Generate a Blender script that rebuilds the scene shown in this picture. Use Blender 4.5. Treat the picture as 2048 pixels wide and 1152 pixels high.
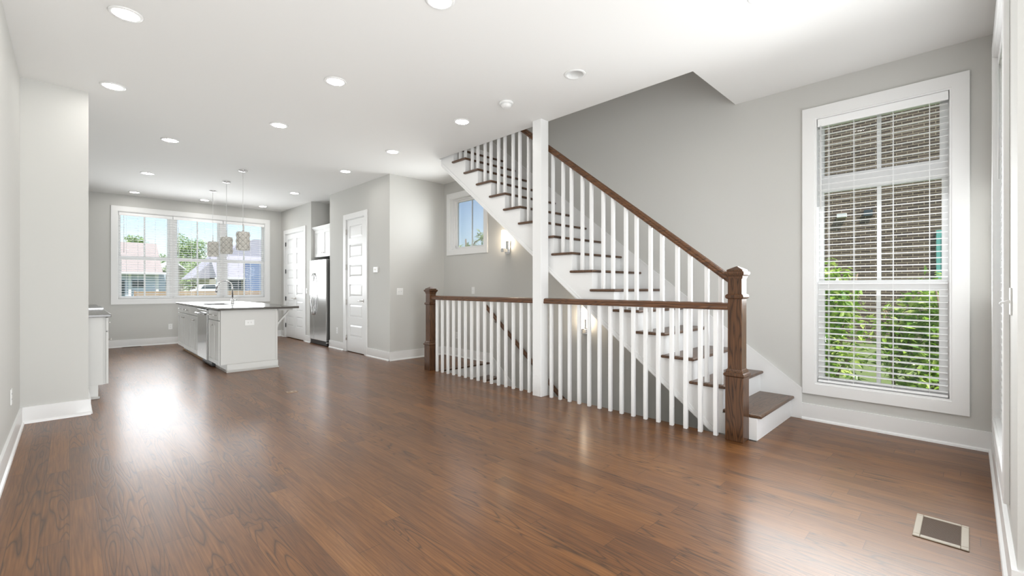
import bpy, bmesh, math, random
from mathutils import Vector, Matrix
random.seed(7)
for o in list(bpy.data.objects): bpy.data.objects.remove(o, do_unlink=True)
sc = bpy.context.scene
COL = sc.collection
R = math.radians

# ------------------------------------------------------------------ camera, sky, sun, daylight, added fill lamps, exposure
cam_d = bpy.data.cameras.new('camera'); cam = bpy.data.objects.new('camera', cam_d); COL.objects.link(cam)
cam_d.sensor_width = 36; cam_d.lens = 36*900/2048; cam_d.shift_y = -2/2048
cam_d.clip_start = 0.02; cam_d.clip_end = 600
cam.location = (0, 0, 1.205); cam.rotation_euler = (R(90), 0, -math.atan((1024-138.6)/900))
sc.camera = cam

w = bpy.data.worlds.new('sky'); sc.world = w; w.use_nodes = True
nt = w.node_tree; nt.nodes.clear()
sky = nt.nodes.new('ShaderNodeTexSky'); sky.sky_type = 'NISHITA'; sky.sun_disc = False
sky.sun_elevation = R(52); sky.sun_rotation = R(200); sky.air_density = 1.0; sky.dust_density = 0.6; sky.ozone_density = 1.5
bg = nt.nodes.new('ShaderNodeBackground'); bg.inputs[1].default_value = 0.135
wo = nt.nodes.new('ShaderNodeOutputWorld')
tint = nt.nodes.new('ShaderNodeMix'); tint.data_type = 'RGBA'; tint.blend_type = 'MULTIPLY'; tint.inputs[0].default_value = 1; tint.inputs[7].default_value = (1, .97, 1.0, 1)
nt.links.new(sky.outputs[0], tint.inputs[6]); nt.links.new(tint.outputs[2], bg.inputs[0]); nt.links.new(bg.outputs[0], wo.inputs[0])

sd = bpy.data.lights.new('sun', 'SUN'); sd.energy = 4.2; sd.angle = R(0.6); sd.color = (1, .96, .88)
so = bpy.data.objects.new('sun', sd); COL.objects.link(so)
so.rotation_euler = Vector((0.32, 0.55, -1.15)).to_track_quat('-Z', 'Y').to_euler()

def area(name, loc, direction, sx, sy, watts, color=(1, 1, 1), spread=180):
    l = bpy.data.lights.new(name, 'AREA'); l.shape = 'RECTANGLE'; l.size = sx; l.size_y = sy
    l.energy = watts; l.color = color; l.spread = R(spread)
    o = bpy.data.objects.new(name, l); COL.objects.link(o); o.location = loc
    d = Vector(direction); o.rotation_euler = d.to_track_quat('-Z', 'Z' if abs(d.z) < .9 else 'Y').to_euler()
    return o
DAY = (0.95, 0.98, 1.0)
area('daylight_kitchen_window', (2.02, 11.83, 1.75), (0, -1, 0), 2.6, 1.55, 36, DAY, 130)
area('daylight_kitchen_blinds', (2.02, 11.937, 1.83), (0, -1, 0), 2.6, 1.7, 6, DAY)
area('daylight_stair_window', (4.77, 5.97, 2.3), (-1, 0, 0), .85, .85, 9, DAY, 120)
area('daylight_tall_window', (4.765, .535, 1.53), (-1, 0, 0), .85, 2.35, 38, DAY, 125)
area('daylight_tall_blind', (4.866, .535, 1.53), (-1, 0, 0), .8, 2.25, 5, DAY)
area('daylight_front_window', (3.72, -.095, 1.4), (0, 1, 0), 1.2, 2.0, 13, DAY)
area('entry_fill', (.35, -1.6, 1.5), (0, 1, 0), 1.2, 2.2, 76, DAY, 140)  # added fill lamp behind the camera
area('ceiling_fill', (1.75, 5.9, .03), (0, 0, 1), 3.4, 11.0, 46, (.92, .985, 1))  # added up-facing lamp that brightens the ceiling, standing in for bounced light
area('upper_hall_fill', (4.2, 4.4, 5.6), (0, 0, -1), .5, 1.5, 9, (1, .95, .88))  # added lamp for ambient light above the stairs; no fixture is modelled

sc.view_settings.view_transform = 'Standard'; sc.view_settings.look = 'None'
sc.view_settings.gamma = 1; sc.view_settings.use_curve_mapping = False
sc.view_settings.exposure = 0.58

# ------------------------------------------------------------------ mesh helpers
class MB:
    def __init__(s): s.v = []; s.f = []; s.sm = []
    def add(s, vs, fs, smooth=False):
        n = len(s.v); s.v += [tuple(p) for p in vs]; s.f += [tuple(i+n for i in f) for f in fs]; s.sm += [smooth]*len(fs); return s
    def box(s, x0, x1, y0, y1, z0, z1):
        if x1 < x0: x0, x1 = x1, x0
        if y1 < y0: y0, y1 = y1, y0
        if z1 < z0: z0, z1 = z1, z0
        return s.add([(x0,y0,z0),(x1,y0,z0),(x1,y1,z0),(x0,y1,z0),(x0,y0,z1),(x1,y0,z1),(x1,y1,z1),(x0,y1,z1)],
              [(3,2,1,0),(4,5,6,7),(0,1,5,4),(1,2,6,5),(2,3,7,6),(3,0,4,7)])
    def prism(s, pts, axis, a0, a1):
        n = len(pts)
        def P(p, a): return (a, p[0], p[1]) if axis == 'x' else (p[0], a, p[1]) if axis == 'y' else (p[0], p[1], a)
        return s.add([P(p, a0) for p in pts]+[P(p, a1) for p in pts],
              [tuple(range(n))[::-1], tuple(range(n, 2*n))]+[(i, (i+1) % n, n+(i+1) % n, n+i) for i in range(n)])
    def rail(s, prof, y0, z0, y1, z1):
        n = len(prof)
        return s.add([(x, y0, z0+z) for x, z in prof]+[(x, y1, z1+z) for x, z in prof],
              [tuple(range(n))[::-1], tuple(range(n, 2*n))]+[(i, (i+1) % n, n+(i+1) % n, n+i) for i in range(n)])
    def frustum(s, c0, h0, c1, h1):          # rectangles (cx,cy,z) half sizes (hx,hy)
        a = [(c0[0]+i*h0[0], c0[1]+j*h0[1], c0[2]) for i, j in ((-1,-1),(1,-1),(1,1),(-1,1))]
        b = [(c1[0]+i*h1[0], c1[1]+j*h1[1], c1[2]) for i, j in ((-1,-1),(1,-1),(1,1),(-1,1))]
        return s.add(a+b, [(3,2,1,0),(4,5,6,7)]+[(i, (i+1) % 4, 4+(i+1) % 4, 4+i) for i in range(4)])
    def lathe(s, c, prof, seg=24, axis='z', cap=True, smooth=True):
        vs = []; fs = []
        for r, h in prof:
            for k in range(seg):
                t = 2*math.pi*k/seg; p = (r*math.cos(t), r*math.sin(t), h)
                if axis == 'x': p = (p[2], p[0], p[1])
                if axis == 'y': p = (p[0], p[2], p[1])
                vs.append((c[0]+p[0], c[1]+p[1], c[2]+p[2]))
        for i in range(len(prof)-1):
            for k in range(seg):
                fs.append((i*seg+k, i*seg+(k+1) % seg, (i+1)*seg+(k+1) % seg, (i+1)*seg+k))
        s.add(vs, fs, smooth)
        if cap:
            n = len(prof)
            s.add([], []); b = len(s.v)-len(vs)
            s.f.append(tuple(b+k for k in range(seg))[::-1]); s.sm.append(False)
            s.f.append(tuple(b+(n-1)*seg+k for k in range(seg))); s.sm.append(False)
        return s
    def tube(s, pts, r, seg=10):
        pts = [Vector(p) for p in pts]; vs = []; fs = []; n = len(pts)
        rr = r if isinstance(r, (list, tuple)) else [r]*n
        ref = Vector((0.13, 0.31, 0.94))
        for i, p in enumerate(pts):
            d = (pts[min(i+1, n-1)]-pts[max(i-1, 0)]).normalized()
            u = d.cross(ref)
            if u.length < .05: u = d.cross(Vector((1, 0, 0)))
            u.normalize(); q = d.cross(u)
            for k in range(seg):
                t = 2*math.pi*k/seg; vs.append(p+u*(rr[i]*math.cos(t))+q*(rr[i]*math.sin(t)))
        for i in range(n-1):
            for k in range(seg): fs.append((i*seg+k, i*seg+(k+1) % seg, (i+1)*seg+(k+1) % seg, (i+1)*seg+k))
        s.add(vs, fs, True); b = len(s.v)-len(vs)
        s.f.append(tuple(b+k for k in range(seg))[::-1]); s.sm.append(False)
        s.f.append(tuple(b+(n-1)*seg+k for k in range(seg))); s.sm.append(False)
        return s
    def grid_wall(s, axis, p0, p1, a0, a1, b0, b1, holes=()):
        A = sorted({a0, a1, *[h[0] for h in holes], *[h[1] for h in holes]}); B = sorted({b0, b1, *[h[2] for h in holes], *[h[3] for h in holes]})
        for i in range(len(A)-1):
            for j in range(len(B)-1):
                ma, mb_ = (A[i]+A[i+1])/2, (B[j]+B[j+1])/2
                if any(h[0] < ma < h[1] and h[2] < mb_ < h[3] for h in holes): continue
                if axis == 'x': s.box(p0, p1, A[i], A[i+1], B[j], B[j+1])
                elif axis == 'y': s.box(A[i], A[i+1], p0, p1, B[j], B[j+1])
                else: s.box(A[i], A[i+1], B[j], B[j+1], p0, p1)
        return s
    def build(s, name, mat, parent=None, bevel=0, seg=2, merge=False):
        off = Vector((0, 0, 0)); p = parent
        while p is not None: off += p.location; p = p.parent
        me = bpy.data.meshes.new(name); me.from_pydata([Vector(v)-off for v in s.v], [], s.f)
        for p_, sm in zip(me.polygons, s.sm): p_.use_smooth = sm
        bm = bmesh.new(); bm.from_mesh(me)
        if merge: bmesh.ops.remove_doubles(bm, verts=bm.verts, dist=1e-5)
        bmesh.ops.recalc_face_normals(bm, faces=bm.faces); bm.to_mesh(me); bm.free()
        o = bpy.data.objects.new(name, me); COL.objects.link(o)
        if mat: me.materials.append(mat)
        if parent: o.parent = parent
        if bevel:
            m = o.modifiers.new('edge', 'BEVEL'); m.width = bevel; m.segments = seg; m.limit_method = 'ANGLE'; m.angle_limit = R(40)
        return o

def tag(o, label=None, cat=None, group=None, kind=None):
    if label: o['label'] = label
    if cat: o['category'] = cat
    if group: o['group'] = group
    if kind: o['kind'] = kind
    return o
def thing(name, label, cat, loc=(0, 0, 0), group=None, kind=None):
    o = bpy.data.objects.new(name, None); COL.objects.link(o); o.location = loc; o.empty_display_size = .1
    return tag(o, label, cat, group, kind)
def dup(root, loc, label=None):
    def cp(o, par):
        c = o.copy(); COL.objects.link(c); c.parent = par
        for ch in list(o.children): cp(ch, c)
        return c
    r = cp(root, None); r.location = loc
    if label: r['label'] = label
    return r

# ------------------------------------------------------------------ materials
def srgb(r, g, b):
    f = lambda c: (c/255/12.92) if c/255 <= .04045 else ((c/255+.055)/1.055)**2.4
    return (f(r), f(g), f(b), 1)
def mat(name, col, rough=.5, metal=0, spec=.5, bump=0, bscale=300, coat=0, emit=None, estr=0):
    m = bpy.data.materials.new(name); m.use_nodes = True; t = m.node_tree; b = t.nodes['Principled BSDF']
    b.inputs['Base Color'].default_value = col; b.inputs['Roughness'].default_value = rough
    b.inputs['Metallic'].default_value = metal; b.inputs['Specular IOR Level'].default_value = spec
    b.inputs['Coat Weight'].default_value = coat
    if emit: b.inputs['Emission Color'].default_value = emit; b.inputs['Emission Strength'].default_value = estr
    if bump:
        tc = t.nodes.new('ShaderNodeTexCoord'); n = t.nodes.new('ShaderNodeTexNoise'); n.inputs['Scale'].default_value = bscale
        bp = t.nodes.new('ShaderNodeBump'); bp.inputs['Strength'].default_value = bump; bp.inputs['Distance'].default_value = .002
        t.links.new(tc.outputs['Object'], n.inputs['Vector']); t.links.new(n.outputs[0], bp.inputs['Height']); t.links.new(bp.outputs[0], b.inputs['Normal'])
    return m
class N:
    def __init__(s, m): s.t = m.node_tree
    def n(s, typ, **kw):
        nd = s.t.nodes.new(typ)
        for k, v in kw.items():
            if k.startswith('_'): setattr(nd, k[1:], v)
        return nd
    def l(s, a, b): s.t.links.new(a, b)
    def math(s, op, a, b=None, c=None):
        nd = s.t.nodes.new('ShaderNodeMath'); nd.operation = op
        for i, x in enumerate((a, b, c)):
            if x is None: continue
            if isinstance(x, (int, float)): nd.inputs[i].default_value = x
            else: s.l(x, nd.inputs[i])
        return nd.outputs[0]
    def ramp(s, fac, stops):
        nd = s.t.nodes.new('ShaderNodeValToRGB'); e = nd.color_ramp.elements
        while len(e) < len(stops): e.new(.5)
        for i, (p, c) in enumerate(stops): e[i].position = p; e[i].color = c
        s.l(fac, nd.inputs[0]); return nd.outputs[0]

def make_floor_mat():
    m = bpy.data.materials.new('oak_floor'); m.use_nodes = True; g = N(m); b = m.node_tree.nodes['Principled BSDF']
    tc = g.n('ShaderNodeTexCoord'); sep = g.n('ShaderNodeSeparateXYZ'); g.l(tc.outputs['Object'], sep.inputs[0])
    X, Y = sep.outputs[0], sep.outputs[1]
    W = .104
    u = g.math('DIVIDE', X, W); row = g.math('FLOOR', u)
    wn = g.n('ShaderNodeTexWhiteNoise', _noise_dimensions='1D'); g.l(row, wn.inputs['W'])
    yo = g.math('ADD', Y, g.math('MULTIPLY', wn.outputs['Value'], 9.7))
    v = g.math('DIVIDE', yo, 1.15); seg = g.math('FLOOR', v)
    cid = g.n('ShaderNodeCombineXYZ'); g.l(row, cid.inputs[0]); g.l(seg, cid.inputs[1])
    wn2 = g.n('ShaderNodeTexWhiteNoise', _noise_dimensions='3D'); g.l(cid.outputs[0], wn2.inputs['Vector'])
    pid = wn2.outputs['Value']
    # grain: contour lines of a noise stretched along the board
    gv = g.n('ShaderNodeCombineXYZ')
    g.l(g.math('ADD', X, g.math('MULTIPLY', pid, 37.0)), gv.inputs[0]); g.l(g.math('MULTIPLY', Y, .085), gv.inputs[1]); g.l(g.math('MULTIPLY', pid, 61.0), gv.inputs[2])
    n1 = g.n('ShaderNodeTexNoise'); n1.inputs['Scale'].default_value = 11; n1.inputs['Detail'].default_value = 1.3; n1.inputs['Roughness'].default_value = .4; n1.inputs['Distortion'].default_value = .1
    g.l(gv.outputs[0], n1.inputs['Vector'])
    rings = g.math('FRACT', g.math('MULTIPLY', n1.outputs[0], 15.0))
    tri = g.math('ABSOLUTE', g.math('SUBTRACT', g.math('MULTIPLY', rings, 2.0), 1.0))      # 1 at ring lines
    line = g.math('MULTIPLY', g.math('POWER', tri, 5.0), g.math('MULTIPLY_ADD', g.math('GREATER_THAN', g.math('FRACT', g.math('MULTIPLY', pid, 7.3)), .4), .75, .25))
    gv2 = g.n('ShaderNodeCombineXYZ'); g.l(g.math('MULTIPLY', X, 130.0), gv2.inputs[0]); g.l(g.math('MULTIPLY', Y, 4.0), gv2.inputs[1]); g.l(pid, gv2.inputs[2])
    n2 = g.n('ShaderNodeTexNoise'); n2.inputs['Scale'].default_value = 1.0; n2.inputs['Detail'].default_value = 4; g.l(gv2.outputs[0], n2.inputs['Vector'])
    n3 = g.n('ShaderNodeTexNoise'); n3.inputs['Scale'].default_value = 2.3; n3.inputs['Detail'].default_value = 3
    gv3 = g.n('ShaderNodeCombineXYZ'); g.l(X, gv3.inputs[0]); g.l(g.math('MULTIPLY', Y, .5), gv3.inputs[1]); g.l(g.math('MULTIPLY', pid, 9.0), gv3.inputs[2]); g.l(gv3.outputs[0], n3.inputs['Vector'])
    tone = g.math('ADD', g.math('ADD', -.10, g.math('MULTIPLY', pid, .2)), g.math('ADD', g.math('MULTIPLY', n2.outputs[0], .74), g.math('MULTIPLY', n3.outputs[0], .42)))
    col = g.ramp(tone, [(.25, srgb(62, 35, 14)), (.5, srgb(98, 60, 28)), (.7, srgb(118, 76, 38)), (.95, srgb(140, 97, 54))])
    mx = g.n('ShaderNodeMix', _data_type='RGBA'); mx.inputs[7].default_value = srgb(44, 25, 13)
    g.l(g.math('MULTIPLY', line, .85), mx.inputs[0]); g.l(col, mx.inputs[6])
    # seams
    fx = g.math('ABSOLUTE', g.math('SUBTRACT', g.math('FRACT', u), .5)); fy = g.math('ABSOLUTE', g.math('SUBTRACT', g.math('FRACT', v), .5))
    seam = g.math('MAXIMUM', g.math('GREATER_THAN', fx, .488), g.math('GREATER_THAN', fy, .4985))
    mx2 = g.n('ShaderNodeMix', _data_type='RGBA'); mx2.inputs[7].default_value = srgb(48, 28, 16)
    g.l(g.math('MULTIPLY', seam, .6), mx2.inputs[0]); g.l(mx.outputs[2], mx2.inputs[6]); g.l(mx2.outputs[2], b.inputs['Base Color'])
    rr = g.math('ADD', .39, g.math('MULTIPLY', n3.outputs[0], .12)); g.l(rr, b.inputs['Roughness'])
    b.inputs['Specular IOR Level'].default_value = .5; b.inputs['Specular Tint'].default_value = (1, .80, .62, 1); b.inputs['Coat Weight'].default_value = .32; b.inputs['Coat Roughness'].default_value = .22
    h = g.math('SUBTRACT', g.math('SUBTRACT', g.math('MULTIPLY', n3.outputs[0], .9), g.math('MULTIPLY', line, .55)), g.math('MULTIPLY', seam, .8))
    bp = g.n('ShaderNodeBump'); bp.inputs['Strength'].default_value = .22; bp.inputs['Distance'].default_value = .002; g.l(h, bp.inputs['Height']); g.l(bp.outputs[0], b.inputs['Normal'])
    return m

def make_wood(name, axis, dark, mid, light, rough=.3):
    m = bpy.data.materials.new(name); m.use_nodes = True; g = N(m); b = m.node_tree.nodes['Principled BSDF']
    tc = g.n('ShaderNodeTexCoord'); mp = g.n('ShaderNodeMapping')
    sc_ = {'x': (.12, 1, 1), 'y': (1, .12, 1), 'z': (1, 1, .12)}[axis]; mp.inputs['Scale'].default_value = sc_
    g.l(tc.outputs['Object'], mp.inputs[0])
    n1 = g.n('ShaderNodeTexNoise'); n1.inputs['Scale'].default_value = 9; n1.inputs['Detail'].default_value = 2; g.l(mp.outputs[0], n1.inputs['Vector'])
    tri = g.math('ABSOLUTE', g.math('SUBTRACT', g.math('MULTIPLY', g.math('FRACT', g.math('MULTIPLY', n1.outputs[0], 15.0)), 2.0), 1.0))
    mp2 = g.n('ShaderNodeMapping'); mp2.inputs['Scale'].default_value = tuple(3 if s_ < 1 else 140 for s_ in sc_); g.l(tc.outputs['Object'], mp2.inputs[0])
    n2 = g.n('ShaderNodeTexNoise'); n2.inputs['Scale'].default_value = 1; n2.inputs['Detail'].default_value = 3; g.l(mp2.outputs[0], n2.inputs['Vector'])
    f = g.math('ADD', g.math('MULTIPLY', g.math('POWER', tri, 3.0), -.45), g.math('ADD', .3, g.math('MULTIPLY', n2.outputs[0], .75)))
    g.l(g.ramp(f, [(.15, dark), (.55, mid), (.85, light)]), b.inputs['Base Color'])
    b.inputs['Roughness'].default_value = rough
    return m
M = {}
M['wall'] = mat('wall_paint', (.60, .595, .57, 1), .75, spec=.3, bump=.06, bscale=220)
M['ceil'] = mat('ceiling_paint', (.82, .815, .80, 1), .85, spec=.2, bump=.05, bscale=220)
M['trim'] = mat('trim_paint', (.84, .84, .835, 1), .35, spec=.45)
M['white'] = mat('white_plastic', (.82, .82, .81, 1), .35)
M['blind'] = mat('blind_slat', (.92, .92, .92, 1), .4)
M['cab'] = mat('cabinet_paint', (.60, .595, .575, 1), .4)
M['counter'] = mat('dark_quartz', srgb(84, 80, 76), .14, spec=.4, bump=.0)
M['steel'] = mat('stainless', (.52, .515, .51, 1), .2, metal=1)
M['steeld'] = mat('stainless_dark', (.30, .30, .31, 1), .25, metal=1)
M['chrome'] = mat('chrome', (.82, .82, .83, 1), .1, metal=1)
M['nickel'] = mat('nickel', (.62, .6, .57, 1), .3, metal=1)
M['black'] = mat('black_metal', (.02, .02, .02, 1), .45)
M['dark'] = mat('dark_gap', (.03, .028, .026, 1), .6)
M['taupe'] = mat('register_enamel', srgb(160, 149, 132), .45)
M['brown'] = mat('register_louver', srgb(96, 74, 54), .5)
M['brass'] = mat('brass_tan', srgb(168, 140, 112), .4)
M['tread'] = make_wood('stair_oak_tread', 'x', srgb(50, 33, 22), srgb(86, 61, 42), srgb(110, 81, 58))
M['woodz'] = make_wood('stair_oak_post', 'z', srgb(42, 26, 15), srgb(78, 51, 31), srgb(104, 70, 44))
M['woody'] = make_wood('stair_oak_rail', 'y', srgb(48, 29, 16), srgb(88, 56, 31), srgb(116, 78, 48))
M['floor'] = make_floor_mat()
M['lens'] = mat('lit_lens', (.9, .9, .9, 1), .5, emit=(1, .975, .93, 1), estr=42)
M['tube'] = mat('lit_glass', (.9, .9, .9, 1), .4, emit=(1, .84, .64, 1), estr=15)
M['shade'] = mat('capiz_shade', srgb(226, 223, 216), .4)
_g = N(M['shade']); _b = M['shade'].node_tree.nodes['Principled BSDF']; _t = _g.n('ShaderNodeBsdfTranslucent'); _t.inputs[0].default_value = srgb(226, 223, 216)
_m = _g.n('ShaderNodeMixShader'); _m.inputs[0].default_value = .15; _g.l(_b.outputs[0], _m.inputs[1]); _g.l(_t.outputs[0], _m.inputs[2]); _g.l(_m.outputs[0], M['shade'].node_tree.nodes['Material Output'].inputs[0])
M['lattice'] = mat('bronze_wire', srgb(74, 66, 58), .45, metal=.3)
def make_glass():
    m = bpy.data.materials.new('window_glass'); m.use_nodes = True; g = N(m); t = m.node_tree
    t.nodes.remove(t.nodes['Principled BSDF']); out = t.nodes['Material Output']
    tr = g.n('ShaderNodeBsdfTransparent'); tr.inputs[0].default_value = (.97, .98, .98, 1)
    gl = g.n('ShaderNodeBsdfGlossy'); gl.inputs['Roughness'].default_value = .02
    fr = g.n('ShaderNodeFresnel'); fr.inputs[0].default_value = 1.45
    mx = g.n('ShaderNodeMixShader'); g.l(g.math('MULTIPLY', fr.outputs[0], .6), mx.inputs[0]); g.l(tr.outputs[0], mx.inputs[1]); g.l(gl.outputs[0], mx.inputs[2]); g.l(mx.outputs[0], out.inputs[0])
    return m
M['glass'] = make_glass()
def make_brick():
    m = bpy.data.materials.new('brown_brick'); m.use_nodes = True; g = N(m); b = m.node_tree.nodes['Principled BSDF']
    tc = g.n('ShaderNodeTexCoord'); sep = g.n('ShaderNodeSeparateXYZ'); g.l(tc.outputs['Object'], sep.inputs[0])
    cb = g.n('ShaderNodeCombineXYZ'); g.l(sep.outputs[1], cb.inputs[0]); g.l(sep.outputs[2], cb.inputs[1])
    br = g.n('ShaderNodeTexBrick'); g.l(cb.outputs[0], br.inputs['Vector'])
    br.inputs['Scale'].default_value = 1; br.inputs['Brick Width'].default_value = .215; br.inputs['Row Height'].default_value = .072; br.inputs['Mortar Size'].default_value = .007
    br.inputs['Color1'].default_value = srgb(78, 66, 58); br.inputs['Color2'].default_value = srgb(108, 92, 80); br.inputs['Mortar'].default_value = srgb(176, 160, 138)
    g.l(br.outputs['Color'], b.inputs['Base Color']); b.inputs['Roughness'].default_value = .9
    return m
M['brick'] = make_brick()
def make_leaf(name, c1, c2, c3):
    m = bpy.data.materials.new(name); m.use_nodes = True; g = N(m); t = m.node_tree; t.nodes.remove(t.nodes['Principled BSDF']); out = t.nodes['Material Output']
    ge = g.n('ShaderNodeNewGeometry'); c = g.ramp(ge.outputs['Random Per Island'], [(.0, c1), (.5, c2), (1, c3)])
    d = g.n('ShaderNodeBsdfDiffuse'); tl = g.n('ShaderNodeBsdfTranslucent'); gl = g.n('ShaderNodeBsdfGlossy'); gl.inputs['Roughness'].default_value = .35
    g.l(c, d.inputs[0]); g.l(c, tl.inputs[0])
    mx = g.n('ShaderNodeMixShader'); mx.inputs[0].default_value = .4; g.l(d.outputs[0], mx.inputs[1]); g.l(tl.outputs[0], mx.inputs[2])
    m2 = g.n('ShaderNodeMixShader'); m2.inputs[0].default_value = .08; g.l(mx.outputs[0], m2.inputs[1]); g.l(gl.outputs[0], m2.inputs[2]); g.l(m2.outputs[0], out.inputs[0])
    return m
M['leaf'] = make_leaf('shrub_leaf', srgb(92, 138, 40), srgb(158, 196, 70), srgb(216, 230, 140))
M['leaf2'] = make_leaf('tree_leaf', srgb(134, 166, 104), srgb(174, 200, 128), srgb(208, 222, 168))
M['bark'] = mat('bark', srgb(150, 132, 112), .9)
M['shingle'] = mat('roof_shingle', srgb(172, 160, 156), .9, bump=.3, bscale=8)
M['shingle2'] = mat('roof_shingle_grey', srgb(168, 166, 176), .9, bump=.3, bscale=8)
M['siding'] = mat('pale_blue_siding', srgb(198, 208, 222), .8)
M['sidingb'] = mat('blue_siding', srgb(116, 134, 170), .8)
M['beige'] = mat('beige_siding', srgb(206, 196, 178), .8)
M['ext_white'] = mat('exterior_white', (.85, .85, .85, 1), .6)
M['ext_dark'] = mat('exterior_dark_glass', srgb(80, 90, 96), .2)
M['teal'] = mat('teal_paint', srgb(120, 190, 180), .5)
M['grass'] = mat('lawn', srgb(112, 128, 76), .95, bump=.5, bscale=6)
M['tan'] = mat('tan_timber', srgb(172, 144, 116), .85)
M['carp'] = mat('white_car_paint', (.85, .85, .85, 1), .25)

# ------------------------------------------------------------------ setting
XL, XR, YB, YF, ZC = -.31, 4.80, 11.87, -.1265, 3.05
XP, YP = 3.72, 6.62
XJ = 2.535                                    # convex corner where the front wall turns into the entry
def struct(name, mb, m, label, cat, bevel=0): return tag(mb.build(name, m, None, bevel), label, cat, None, 'structure')

fl = MB()
fl.box(XL-.2, 3.81, YF, YB+.2, -.26, 0); fl.box(3.81, XR+.1, 5.39, YP+.1, -.26, 0); fl.box(3.81, XR+.1, YF-.1, 1.165, -.26, 0)
fl.box(3.81, 4.55, 8.8, 10.1, -.26, 0); fl.box(XL-.2, XJ+.1, -1.8, YF, -.26, 0)
struct('floor', fl, M['floor'], 'stained oak strip floor with a glossy finish', 'floor')
ce = MB(); ce.grid_wall('z', ZC, ZC+.305, XL-.2, XR, -1.8, YB+.2, [(3.803, XR, 1.66, 5.375), (3.126-.07, 3.126+.07, 2.399-.07, 2.399+.07)])
ce.box(3.05, 3.2, 2.32, 2.48, ZC+.11, ZC+.12)                                # pocket of the unlit can light
struct('ceiling', ce, M['ceil'], 'flat white ceiling with a stair opening', 'ceiling')
W_TALL = (.095, .976, .335, 2.725); W_SMALL = (5.517, 6.43, 1.85, 2.757); W_KIT = (.682, 3.357, .955, 2.72); W_FRONT = (3.08, 4.36, .335, 2.725)
struct('wall_right', MB().grid_wall('x', XR, XR+.17, YF-.2, 7.0, -3, 6.2, [W_TALL, W_SMALL]), M['wall'], 'long grey wall behind the staircase with two windows', 'wall')
struct('wall_front', MB().grid_wall('y', YF-.17, YF, XJ, XR+.17, -.26, ZC, [W_FRONT]), M['wall'], 'grey wall at the right edge with a bright window', 'wall')
struct('wall_entry_side', MB().box(XJ, XJ+.15, -1.8, YF-.17, -.26, ZC), M['wall'], 'grey wall face at the far right edge of the photo', 'wall')
struct('wall_entry', MB().box(XL-.2, XJ+.15, -1.95, -1.8, -.26, ZC), M['wall'], 'grey wall of the entry behind the viewer', 'wall')
struct('wall_left', MB().box(XL-.15, XL, -1.8, YB+.2, -.26, ZC), M['wall'], 'pale wall at the left edge of the photo', 'wall')
struct('wall_chase', MB().box(XL, .13, 5.85, 6.55, -.001, ZC), M['wall'], 'boxed out wall projecting beside the kitchen counter at left', 'wall')
struct('wall_back', MB().grid_wall('y', YB, YB+.2, XL-.2, 4.7, -.26, ZC, [W_KIT]), M['wall'], 'grey kitchen end wall with a wide triple window', 'wall')
D1 = (7.485, 8.235, -.01, 2.465); D2 = (10.36, 11.56, -.01, 2.465)
struct('wall_pantry', MB().grid_wall('x', XP, XP+.12, YP, 8.985, -.001, ZC, [D1]), M['wall'], 'grey wall with the narrow panel door and thermostat', 'wall')
struct('wall_closet', MB().grid_wall('x', XP, XP+.12, 9.965, YB, -.001, ZC, [D2]), M['wall'], 'grey wall with the white double doors in the far corner', 'wall')
struct('wall_stairwell_end', MB().box(XP+.12, XR, YP, YP+.12, -3, ZC), M['wall'], 'grey wall with the double switch beside the stairwell', 'wall')
al = MB(); al.box(4.45, 4.57, 8.8, 10.15, -.001, ZC); al.box(XP+.12, 4.45, 8.865, 8.985, -.001, ZC); al.box(XP+.12, 4.45, 9.965, 10.085, -.001, ZC)
struct('wall_alcove', al, M['wall'], 'grey recess walls around the refrigerator', 'wall')
cl = MB(); cl.box(4.3, 4.4, 7.0, 8.8, -.001, ZC); cl.box(4.3, 4.4, 10.1, YB, -.001, ZC)
struct('wall_closet_inner', cl, M['wall'], 'closet back walls behind the panel doors', 'wall')
up = MB(); up.box(3.0, 3.81, 1.45, 1.66, ZC+.305, 5.9); up.box(3.81, XR, 1.46, 1.66, ZC+.305, 5.9); up.box(3.0, XR, 7.5, 7.6, ZC+.305, 5.9); up.box(2.9, 3.0, 1.45, 7.6, ZC+.305, 5.9)
struct('wall_upper_hall', up, M['wall'], 'upper hall walls above the stair opening', 'wall')
struct('ceiling_upper_hall', MB().box(2.9, XR+.15, 1.45, 7.6, 5.9, 6.05), M['ceil'], 'upper hall ceiling above the stairs', 'ceiling')
bs = MB(); bs.box(3.60, 3.72, .9, 5.5, -3, -.26); bs.box(3.6, XR, .9, 1.02, -3, -.26); bs.box(3.6, XR, .9, 5.6, -3.1, -3)
struct('wall_basement', bs, M['wall'], 'lower stairwell walls seen through the railing', 'wall')

# baseboards with shoe moulding: path list of (p0,p1,normal) per named wall
def base(name, segs, label):
    mb = MB(); H_ = .145; t = .016; s_ = .03; sh = .022
    for (x0, y0, x1, y1, nx, ny) in segs:
        if nx: mb.box(x0, x0+nx*t, y0, y1, 0, H_); mb.prism([(x0, 0), (x0+nx*s_, 0), (x0+nx*(s_-.003), sh*.6), (x0+nx*t, sh)], 'y', y0, y1)
        else: mb.box(x0, x1, y0, y0+ny*t, 0, H_); mb.prism([(y0, 0), (y0+ny*s_, 0), (y0+ny*(s_-.003), sh*.6), (y0+ny*t, sh)], 'x', x0, x1)
    struct(name, mb, M['trim'], label, 'baseboard')
base('baseboard_left', [(XL, -1.8, XL, 5.85, 1, 0), (XL+.016, 5.85, .13+.016, 5.85, 0, -1), (.13, 5.85, .13, 6.55, 1, 0)], 'white baseboard along the left wall and boxed out corner')
base('baseboard_back', [(.24, YB, XP, YB, 0, -1)], 'white baseboard under the wide kitchen window')
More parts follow.
